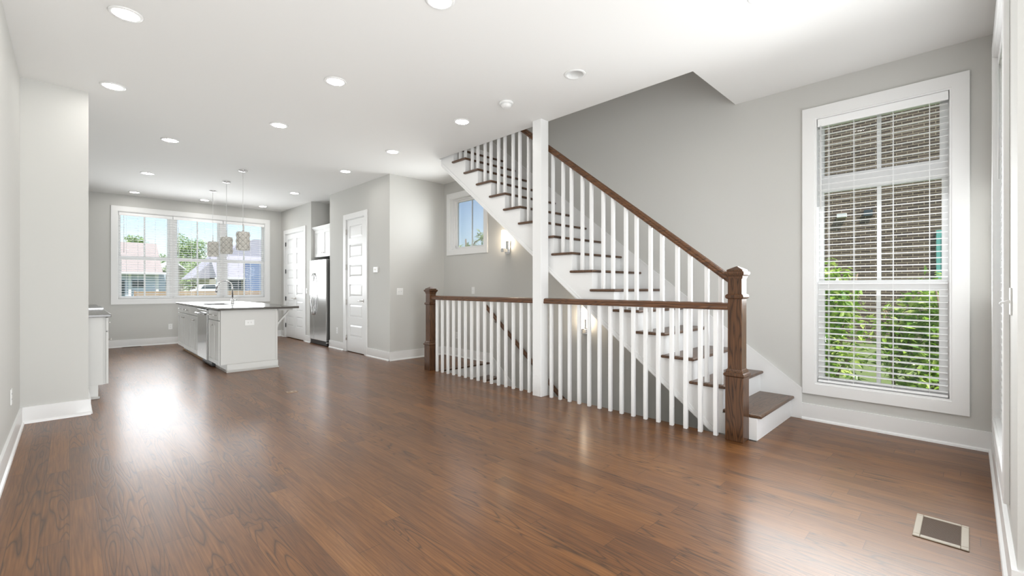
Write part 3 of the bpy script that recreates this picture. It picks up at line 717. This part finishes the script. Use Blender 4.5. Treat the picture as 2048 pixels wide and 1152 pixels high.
# ------------------------------------------------------------------ kitchen: left run
def knob(mb, x, y, z, sgn): return mb.lathe((x, y, z), [(.006, 0), (.006, sgn*.012), (.014, sgn*.016), (.014, sgn*.024), (.008, sgn*.028)], 14, 'x')
lc = thing('base_cabinet', 'white base cabinet with a finished end beside the boxed out wall', 'cabinet', (0, 7.4, 0))
MB().box(XL+.002, .285, 6.62, 8.28, .145, .878).box(XL+.002, .22, 6.62, 8.28, 0, .145).build('body', M['cab'], lc)
e_ = MB(); e_.box(XL+.002, .262, 6.60, 6.62, .145, .878); e_.box(XL+.002, .223, 6.60, 6.62, 0, .145); e_.box(.133, .235, 6.585, 6.60, 0, .022); e_.build('end_panel', M['cab'], lc, .002)
for k, (y0, y1) in enumerate(((6.605, 7.15), (7.16, 7.71), (7.72, 8.275))):
    dr = MB().box(.285, .306, y0, y1, .725, .872).build('drawer', M['cab'], lc, .003)
    mm = MB(); mm.tube([(.306, (y0+y1)/2-.05, .80), (.33, (y0+y1)/2-.05, .80), (.33, (y0+y1)/2+.05, .80), (.306, (y0+y1)/2+.05, .80)], .005); mm.build('pull', M['nickel'], dr)
    do = MB().box(.285, .306, y0, y1, .15, .715).build('door', M['cab'], lc, .003)
    knob(MB(), .306, y0+.03, .63, 1).build('knob', M['nickel'], do)
tag(MB().box(XL+.002, .327, 6.572, 8.285, .878, .908).build('countertop', M['counter'], None, .004), 'dark stone countertop on the left cabinet run', 'countertop')
rg = thing('range', 'stainless cooking range beyond the left countertop', 'range', (0, 8.68, 0))
MB().box(XL+.002, .31, 8.30, 9.06, .02, .90).build('body', M['steel'], rg)
MB().box(XL+.002, .335, 8.295, 9.065, .90, .922).build('cooktop', M['steeld'], rg, .003)
MB().box(.31, .33, 8.32, 9.04, .2, .74).build('oven_door', M['steel'], rg, .003)
MB().tube([(.33, 8.38, .7), (.37, 8.38, .7), (.37, 8.98, .7), (.33, 8.98, .7)], .01).build('handle', M['steel'], rg)
fc = thing('base_cabinet', 'white base cabinet on the left run beyond the range', 'cabinet', (0, 9.6, 0))
MB().box(XL+.002, .285, 9.08, 10.4, .10, .878).box(XL+.002, .22, 9.08, 10.4, 0, .10).build('body', M['cab'], fc)
for y0, y1 in ((9.085, 9.73), (9.74, 10.395)): MB().box(.285, .306, y0, y1, .15, .872).build('door', M['cab'], fc, .003)
tag(MB().box(XL+.002, .327, 9.072, 10.41, .878, .908).build('countertop', M['counter'], None, .004), 'dark stone countertop beyond the range', 'countertop')

# ------------------------------------------------------------------ kitchen island
XI = 1.482                                     # cabinet door faces
def shaker(y0, y1, z0, z1, st=.055):
    mb = MB(); mb.grid_wall('x', XI, XI+.02, y0, y1, z0, z1, [(y0+st, y1-st, z0+st, z1-st)]); mb.box(XI+.009, XI+.02, y0+st-.002, y1-st+.002, z0+st-.002, z1-st+.002); return mb
def pull(mb, y, z):
    return mb.tube([(XI, y-.04, z), (XI-.024, y-.048, z), (XI-.026, y, z), (XI-.024, y+.048, z), (XI, y+.04, z)], .0055, 8)
def island_unit(label, y0, y1, drawers, doors, top=.876):
    t = thing('island_cabinet', label, 'cabinet', (1.86, (y0+y1)/2, 0))
    b_ = MB().box(XI+.021, 2.215, y0, y1, .105, top).box(1.575, 2.215, y0, y1, 0, .105)
    if top < .8: b_.box(XI+.021, 1.59, y0, y1, top, .876).box(2.15, 2.215, y0, y1, top, .876)
    b_.build('body', M['cab'], t)
    for (a, b, np_) in drawers:
        d = MB().box(XI, XI+.02, a, b, .735, .868).build('drawer', M['cab'], t, .003)
        for k in range(np_): pull(MB(), a+(b-a)*(k+.5)/np_, .802).build('pull', M['nickel'], d)
    for (a, b, ky) in doors:
        d = shaker(a, b, .112, .722).build('door', M['cab'], t, .002)
        if ky is not None: knob(MB(), XI, ky, .655, -1).build('knob', M['nickel'], d)
    return t
island_unit('narrow island cabinet between the end panel and the dishwasher', 7.335, 7.985, [(7.34, 7.98, 2)], [(7.34, 7.657, None), (7.663, 7.98, 7.70)])
island_unit('island sink cabinet next to the far side of the dishwasher', 8.66, 9.49, [(8.665, 9.485, 0)], [(8.665, 9.072, 9.03), (9.078, 9.485, 9.12)], .66)
island_unit('island cabinet farthest from the viewer by the window', 9.50, 10.62, [(9.505, 10.055, 2), (10.06, 10.615, 1)], [(9.505, 10.055, 9.98), (10.06, 10.615, 10.13)])
dw = thing('dishwasher', 'stainless dishwasher set into the island', 'dishwasher', (1.85, 8.32, 0))
MB().box(XI+.02, 2.2, 7.995, 8.65, .105, .87).build('tub', M['dark'], dw)
MB().box(XI-.022, XI+.02, 8.0, 8.645, .115, .862).build('front', M['steel'], dw, .004)
MB().box(XI-.018, XI+.02, 8.0, 8.645, .8625, .872).build('control_strip', M['black'], dw)
m = MB(); m.tube([(XI-.022, 8.06, .795), (XI-.06, 8.06, .80), (XI-.064, 8.32, .80), (XI-.06, 8.585, .80), (XI-.022, 8.585, .795)], .013, 10); m.build('handle', M['steel'], dw)
MB().lathe((XI-.0225, 8.32, .235), [(.013, 0), (.013, -.001)], 16, 'x').build('badge', M['chrome'], dw)
MB().box(1.53, 1.60, 7.99, 8.655, .01, .105).build('toe_kick', M['black'], dw)
ie = thing('island_end_panel', 'plain white panel closing the near end of the island', 'cabinet panel', (1.86, 7.32, 0))
m = MB(); m.box(XI+.02, 2.222, 7.312, 7.332, .115, .877); m.box(1.585, 2.222, 7.312, 7.332, 0, .115); m.build('panel', M['cab'], ie, .002)
MB().box(1.575, 2.24, 7.297, 7.312, 0, .112).box(1.568, 2.25, 7.286, 7.297, 0, .02).build('base_trim', M['cab'], ie, .002)

tag(MB().box(2.2225, 2.238, 7.342, 10.62, 0, .877).build('island_back_panel', M['cab'], None), 'white panel along the seating side of the island', 'cabinet panel')
tag(MB().box(1.558, 1.574, 8.66, 10.62, 0, .02).build('toe_kick_moulding', M['tan'], None), 'thin tan moulding along the island toe kick', 'moulding')
MB().box(2.206, 2.236, 7.306, 7.332, .113, .877).build('corner_trim', M['cab'], ie, .002)
def bracket(y):
    m = MB(); m.box(2.2385, 2.47, y, y+.04, .85, .878); m.box(2.2385, 2.262, y, y+.04, .60, .878)
    m.prism([(2.262, .63), (2.262, .672), (2.415, .85), (2.44, .85)], 'y', y+.004, y+.036); return m
for k, (y, lab) in enumerate(((7.36, 'white angled bracket under the near end of the island overhang'), (10.3, 'white angled bracket under the far end of the island overhang'))):
    tag(bracket(y).build('shelf_bracket', M['cab'], None, .002), lab, 'bracket')
ct = MB(); ct.grid_wall('z', .878, .91, 1.462, 2.535, 7.275, 10.72, [(1.62, 1.99, 8.72, 9.45)])
tag(ct.build('island_countertop', M['counter'], None, .003, merge=True), 'dark polished stone countertop on the kitchen island', 'countertop')
sk_ = MB(); sk_.grid_wall('z', .68, .878, 1.605, 2.005, 8.70, 9.47, [(1.62, 1.99, 8.72, 9.45)]); sk_.box(1.605, 2.005, 8.70, 9.47, .67, .68)
tag(sk_.build('kitchen_sink', M['steel'], None), 'undermount stainless sink in the island top', 'sink')
fa = thing('faucet', 'chrome gooseneck faucet on the kitchen island', 'faucet', (2.07, 9.2, .91))
MB().lathe((2.07, 9.2, .91), [(.032, 0), (.03, .006), (.024, .012), (.024, .075), (.019, .085)], 20).build('base', M['chrome'], fa)
pts = [(2.07, 9.2, .99), (2.07, 9.2, 1.19)]
for k in range(1, 11):
    a = math.pi*k/11; pts.append((1.95+.12*math.cos(a), 9.2, 1.19+.125*math.sin(a)))
pts.append((1.828, 9.2, 1.165))
MB().tube(pts, .0125, 12).build('spout', M['chrome'], fa)
MB().lathe((1.825, 9.2, 1.11), [(.014, 0), (.018, .004), (.017, .05), (.0125, .065)], 16).build('spray_head', M['chrome'], fa)
MB().tube([(2.08, 9.2, .955), (2.115, 9.2, .965), (2.15, 9.185, 1.0)], [.009, .008, .006]).build('lever', M['chrome'], fa)
plate_y('wall_outlet', 'white outlet on the end panel of the island', 'outlet', 1.862, 7.312, .69, -1, horiz=True)

# ------------------------------------------------------------------ refrigerator and cabinet above
rf = thing('refrigerator', 'stainless side-by-side refrigerator in the wall recess', 'refrigerator', (4.0, 9.52, 0))
MB().box(XP+.03, 4.42, 9.07, 9.93, .06, 1.76).build('body', M['steeld'], rf)
for (y0, y1) in ((9.707, 9.93), (9.07, 9.699)):
    MB().box(XP-.04, XP+.025, y0, y1, .10, 1.77).build('door', M['steel'], rf, .008, 3)
for y in (9.745, 9.655):
    m = MB(); p_ = []
    for k in range(13):
        s_ = k/12; p_.append((XP-.045-.05*math.sin(math.pi*s_)**.6, y+(.012 if y > 9.7 else -.012)*math.sin(math.pi*s_), .62+.88*s_))
    m.tube(p_, .0135, 10); m.build('handle', M['chrome'], rf)
MB().box(XP-.02, XP+.03, 9.08, 9.92, .012, .095).build('grille', M['black'], rf)
oc = thing('wall_cabinet', 'white two-door cabinet above the refrigerator', 'cabinet', (4.0, 9.48, 1.84))
MB().box(3.805, 4.42, 9.0, 9.95, 1.84, 2.44).build('body', M['cab'], oc)
for (a, b, ky) in ((9.005, 9.472, 9.44), (9.478, 9.945, 9.51)):
    mb = MB(); mb.grid_wall('x', 3.785, 3.805, a, b, 1.845, 2.41, [(a+.06, b-.06, 1.905, 2.35)]); mb.box(3.795, 3.805, a+.058, b-.058, 1.903, 2.352)
    d = mb.build('door', M['trim'], oc, .002); knob(MB(), 3.785, ky, 1.93, -1).build('knob', M['nickel'], d)
MB().prism([(3.785, 2.41), (3.80, 2.41), (3.80, 2.485), (3.735, 2.485), (3.735, 2.465)], 'y', 8.99, 9.96).build('crown', M['trim'], oc)

# ------------------------------------------------------------------ outside
tag(MB().add([(-60, YB+.3, -.3), (90, YB+.3, -.3), (90, 160, -.3), (-60, 160, -.3)], [(0,1,2,3)]).add([(XR+.2, -60, -.6), (90, -60, -.6), (90, YB+.3, -.3), (XR+.2, YB+.3, -.3)], [(0,1,2,3)]).add([(-60, -60, -.6), (XR+.2, -60, -.6), (XR+.2, -2.2, -.6), (-60, -2.2, -.6)], [(0,1,2,3)]).build('ground', M['grass'], None), 'grassy ground outside the windows', 'ground', None, 'structure')

def leaf_cloud(mb, centers, n, size, seed=1):
    rnd = random.Random(seed)
    for _ in range(n):
        cx, cy, cz, rx, ry, rz = rnd.choice(centers)
        while True:
            a, b, c = rnd.uniform(-1, 1), rnd.uniform(-1, 1), rnd.uniform(-1, 1)
            if a*a+b*b+c*c <= 1: break
        p = Vector((cx+a*rx, cy+b*ry, cz+c*rz))
        d = Vector((rnd.gauss(0, 1), rnd.gauss(0, 1), rnd.gauss(-.3, .5))).normalized(); up = Vector((rnd.gauss(0, .5), rnd.gauss(0, .5), 1)).normalized()
        s_ = d.cross(up)
        if s_.length < .1: continue
        s_.normalize(); L = size*rnd.uniform(.7, 1.3); Wd = L*.2; nrm = s_.cross(d)
        mb.add([p, p+d*L*.5+s_*Wd+nrm*L*.06, p+d*L-nrm*L*.08, p+d*L*.5-s_*Wd+nrm*L*.06, p+d*L*.5], [(0,1,4),(1,2,4),(2,3,4),(3,0,4)])
    return mb
def stems(mb, base_, tips, r, seed=1):
    rnd = random.Random(seed)
    for t_ in tips:
        b = Vector(base_)+Vector((rnd.uniform(-.1, .1), rnd.uniform(-.1, .1), 0)); t_ = Vector(t_); m_ = (b+t_)/2+Vector((rnd.uniform(-.15, .15), rnd.uniform(-.15, .15), .1))
        mb.tube([b, (b+m_)/2+Vector((rnd.uniform(-.05, .05),)*3), m_, (m_+t_)/2, t_], [r, r*.85, r*.7, r*.5, r*.3], 6)
    return mb
def shrub(label, bx_, by_, centers, n, seed, zt):
    t = thing('shrub', label, 'shrub', (bx_, by_, -.6))
    leaf_cloud(MB(), centers, n, .13, seed).build('foliage', M['leaf'], t)
    rnd = random.Random(seed)
    tips = [(c[0]+rnd.uniform(-.4, .4), c[1]+rnd.uniform(-.4, .4), c[2]+c[5]*.6) for c in centers for _ in range(3)]
    stems(MB(), (bx_, by_, -.6), tips, .028, seed).build('stems', M['bark'], t)
shrub('leafy green shrub filling the left half of the tall window', 7.4, 1.5, [(7.3, 1.4, .75, .6, .5, .62), (7.5, 1.75, .6, .7, .6, .75), (7.2, 1.3, 1.05, .4, .3, .55), (7.6, 2.4, .6, .6, .6, .7), (7.4, 1.4, .2, .5, .5, .4)], 2600, 3, 1.7)
shrub('leafy green shrub filling the right half of the tall window', 7.6, .3, [(7.5, .45, .55, .6, .5, .6), (7.4, .3, .95, .4, .3, .45), (7.6, .0, .7, .6, .5, .6), (7.7, .5, .45, .5, .35, .6), (7.5, -.5, .6, .6, .5, .6), (7.3, .3, .15, .5, .4, .4)], 2700, 5, 1.5)
nb = thing('brick_house', 'dark brown brick house seen through the tall window', 'house', (15.6, 5, -.6))
MB().box(15.5, 22, -6, 15, -.6, 9).build('wall', M['brick'], nb)
MB().box(15.42, 15.5, -.9, .58, .6, 2.62).build('window_frame', M['teal'], nb)
MB().box(15.40, 15.42, -.8, .47, .75, 2.5).build('window_pane', M['ext_dark'], nb)
MB().box(15.40, 15.5, 2.40, 2.62, 3.16, 3.26).build('vent_hood', M['ext_white'], nb)
MB().box(15.44, 15.5, 1.83, 2.02, 3.14, 3.30).build('vent', M['ext_dark'], nb)
MB().prism([(-6.4, 9), (15.4, 9), (4.5, 13)], 'x', 15.1, 22.4).build('roof', M['shingle'], nb)

def tree(label, x, y, crowns, n, leaf, seed, base_z=-.3, cat='tree', m='leaf2', tr=.16):
    t = thing('tree', label, cat, (x, y, base_z))
    leaf_cloud(MB(), crowns, n, leaf, seed).build('foliage', M[m], t)
    mb = MB(); top_ = max(c[2] for c in crowns); mb.tube([(x, y, base_z), (x+.1, y, base_z+(top_-base_z)*.5), (x, y, top_)], [tr, tr*.7, tr*.3], 8)
    for c in crowns: mb.tube([(x, y, base_z+(c[2]-base_z)*.6), ((x+c[0])/2, (y+c[1])/2, c[2]-.2), (c[0], c[1], c[2])], [tr*.4, tr*.3, tr*.15], 6)
    mb.build('trunk', M['bark'], t)
tree('leafy treetop showing at the bottom of the small stair window', 12.0, 15.0, [(12.0, 15.3, 2.7, .5, .5, .45), (12.1, 14.6, 2.75, .45, .45, .45), (12.0, 14.0, 2.6, .4, .3, .3), (12.0, 13.85, 3.25, .2, .25, .2)], 420, .2, 11, m='leaf2', tr=.09)

def gable(mb, x0, x1, y0, y1, ze, zr, along='x', ov=.5, th_=.18):
    if along == 'x':
        ym = (y0+y1)/2
        mb.prism([(y0-ov, ze-.15), (ym, zr), (y1+ov, ze-.15), (y1+ov, ze-.15+th_), (ym, zr+th_), (y0-ov, ze-.15+th_)], 'x', x0-ov, x1+ov)
    else:
        xm = (x0+x1)/2
        mb.prism([(x0-ov, ze-.15), (xm, zr), (x1+ov, ze-.15), (x1+ov, ze-.15+th_), (xm, zr+th_), (x0-ov, ze-.15+th_)], 'y', y0-ov, y1+ov)
    return mb
hA = thing('neighbour_house', 'pale house with a mauve roof in the left sash of the kitchen window', 'house', (6, 72, -.3))
MB().box(-2, 8.6, 70.5, 80, -.3, 2.95).build('wall', M['siding'], hA)
gable(MB(), -2, 7.7, 70, 80.5, 3.0, 6.75).build('roof', M['shingle'], hA)
MB().box(-2.4, 9.2, 69.3, 69.5, 2.78, 3.0).build('eave', M['ext_white'], hA)
for x in (5.15, 7.75): MB().box(x-.13, x+.13, 70.2, 70.46, -.3, 2.8).build('column', M['ext_white'], hA)
MB().box(5.4, 6.6, 70.44, 70.5, 1.15, 2.0).build('window', M['ext_dark'], hA)
for x in (3.6, 4.4): MB().box(x-.3, x+.3, 70.44, 70.5, .2, 2.0).build('window', M['ext_dark'], hA)
hB = thing('neighbour_house', 'small white-gabled porch in the middle sash of the kitchen window', 'house', (11.4, 82, -.3))
MB().box(8.9, 12.0, 82, 90, -.3, 3.5).build('wall', M['beige'], hB)
gable(MB(), 8.9, 12.4, 80.5, 90, 3.4, 4.9, 'y', .3).build('roof', M['ext_white'], hB)
for x in (11.0, 12.2): MB().box(x-.13, x+.13, 80.7, 80.95, -.3, 3.4).build('column', M['ext_white'], hB)
MB().box(9.2, 10.6, 81.94, 82, 1.2, 2.6).build('window', M['ext_dark'], hB)
hC = thing('neighbour_house', 'large grey-roofed house with blue siding in the right sash of the kitchen window', 'house', (15, 62, -.3))
MB().box(12.0, 22, 61, 70, -.3, 2.3).build('wall', M['beige'], hC)
r_ = MB(); r_.prism([(10.2, 2.2), (13.2, 5.3), (16.8, 7.3), (24, 7.3), (24, 2.2)], 'y', 64, 71); r_.prism([(60.2, 2.15), (64, 5.1), (64, 2.15)], 'x', 12.0, 22.5); r_.build('roof', M['shingle2'], hC)
MB().box(11.8, 22.5, 60.05, 60.25, 2.1, 2.32).build('eave', M['ext_white'], hC)
MB().box(14.85, 19, 58.5, 61, -.3, 4.0).build('blue_wing', M['sidingb'], hC)
MB().box(13.0, 14.6, 60.94, 61, .9, 2.0).build('window', M['ext_dark'], hC)
for x in (12.05, 12.75): MB().box(x-.1, x+.1, 60.3, 60.5, -.3, 2.15).build('column', M['ext_white'], hC)
cr = thing('car', 'white car parked beyond the middle of the kitchen window', 'car', (10.2, 57, -.3))
MB().prism([(9.0, .15), (9.0, .85), (9.5, 1.0), (9.9, 1.45), (11.0, 1.5), (11.5, 1.05), (12.0, .9), (12.05, .2)], 'y', 56, 57.7).build('body', M['carp'], cr, .06)
MB().prism([(9.75, 1.03), (10.0, 1.38), (10.95, 1.42), (11.3, 1.05)], 'y', 55.98, 57.72).build('windows', M['ext_dark'], cr)
for x in (9.55, 11.45):
    for y in (56.0, 57.5): MB().lathe((x, y, .05), [(.33, 0), (.33, .2)], 18, 'y').build('wheel', M['black'], cr)
fn = thing('garden_fence', 'low tan timber fence beyond the kitchen window', 'fence', (9, 50, -.3))
m = MB()
for k in range(7): m.box(4, 15, 50, 50.05, -.3+k*.16, -.3+k*.16+.14)
m.build('boards', M['tan'], fn)
for x in (4, 6.2, 8.4, 10.6, 12.8, 15): MB().box(x-.06, x+.06, 50.05, 50.17, -.3, .9).build('post', M['tan'], fn)
for lab, x, y, cs, n, s_ in (
    ('tall light green tree in the middle sash of the kitchen window', 14.6, 100, [(14.4, 100, 8.5, 1.6, 1.5, 2.4), (15.6, 100, 7.0, 1.8, 1.5, 2.6), (16.8, 100, 8.0, 1.6, 1.5, 2.3), (15.2, 99, 4.2, 2.6, 1.5, 2.6), (17.3, 99, 4.2, 2.2, 1.5, 2.6)], 3200, 21),
    ('bright green bush between the houses beyond the kitchen window', 11.9, 74, [(11.7, 74, 2.2, .9, .9, 1.7), (12.3, 75, 3.4, .7, .9, 1.2)], 900, 22),
    ('tree showing above the right end of the mauve roof', 10.4, 110, [(10.2, 110, 4.8, 1.0, 1.0, 2.0), (13, 110, 5.5, 1.4, 1.0, 2.2)], 900, 23),
    ('small treetop above the left of the mauve roof', 7.0, 92, [(6.9, 92, 8.0, .9, .8, 1.5), (8.0, 92, 7.9, .8, .8, 1.4)], 700, 24)):
    tree(lab, x, y, cs, n, .55, s_)
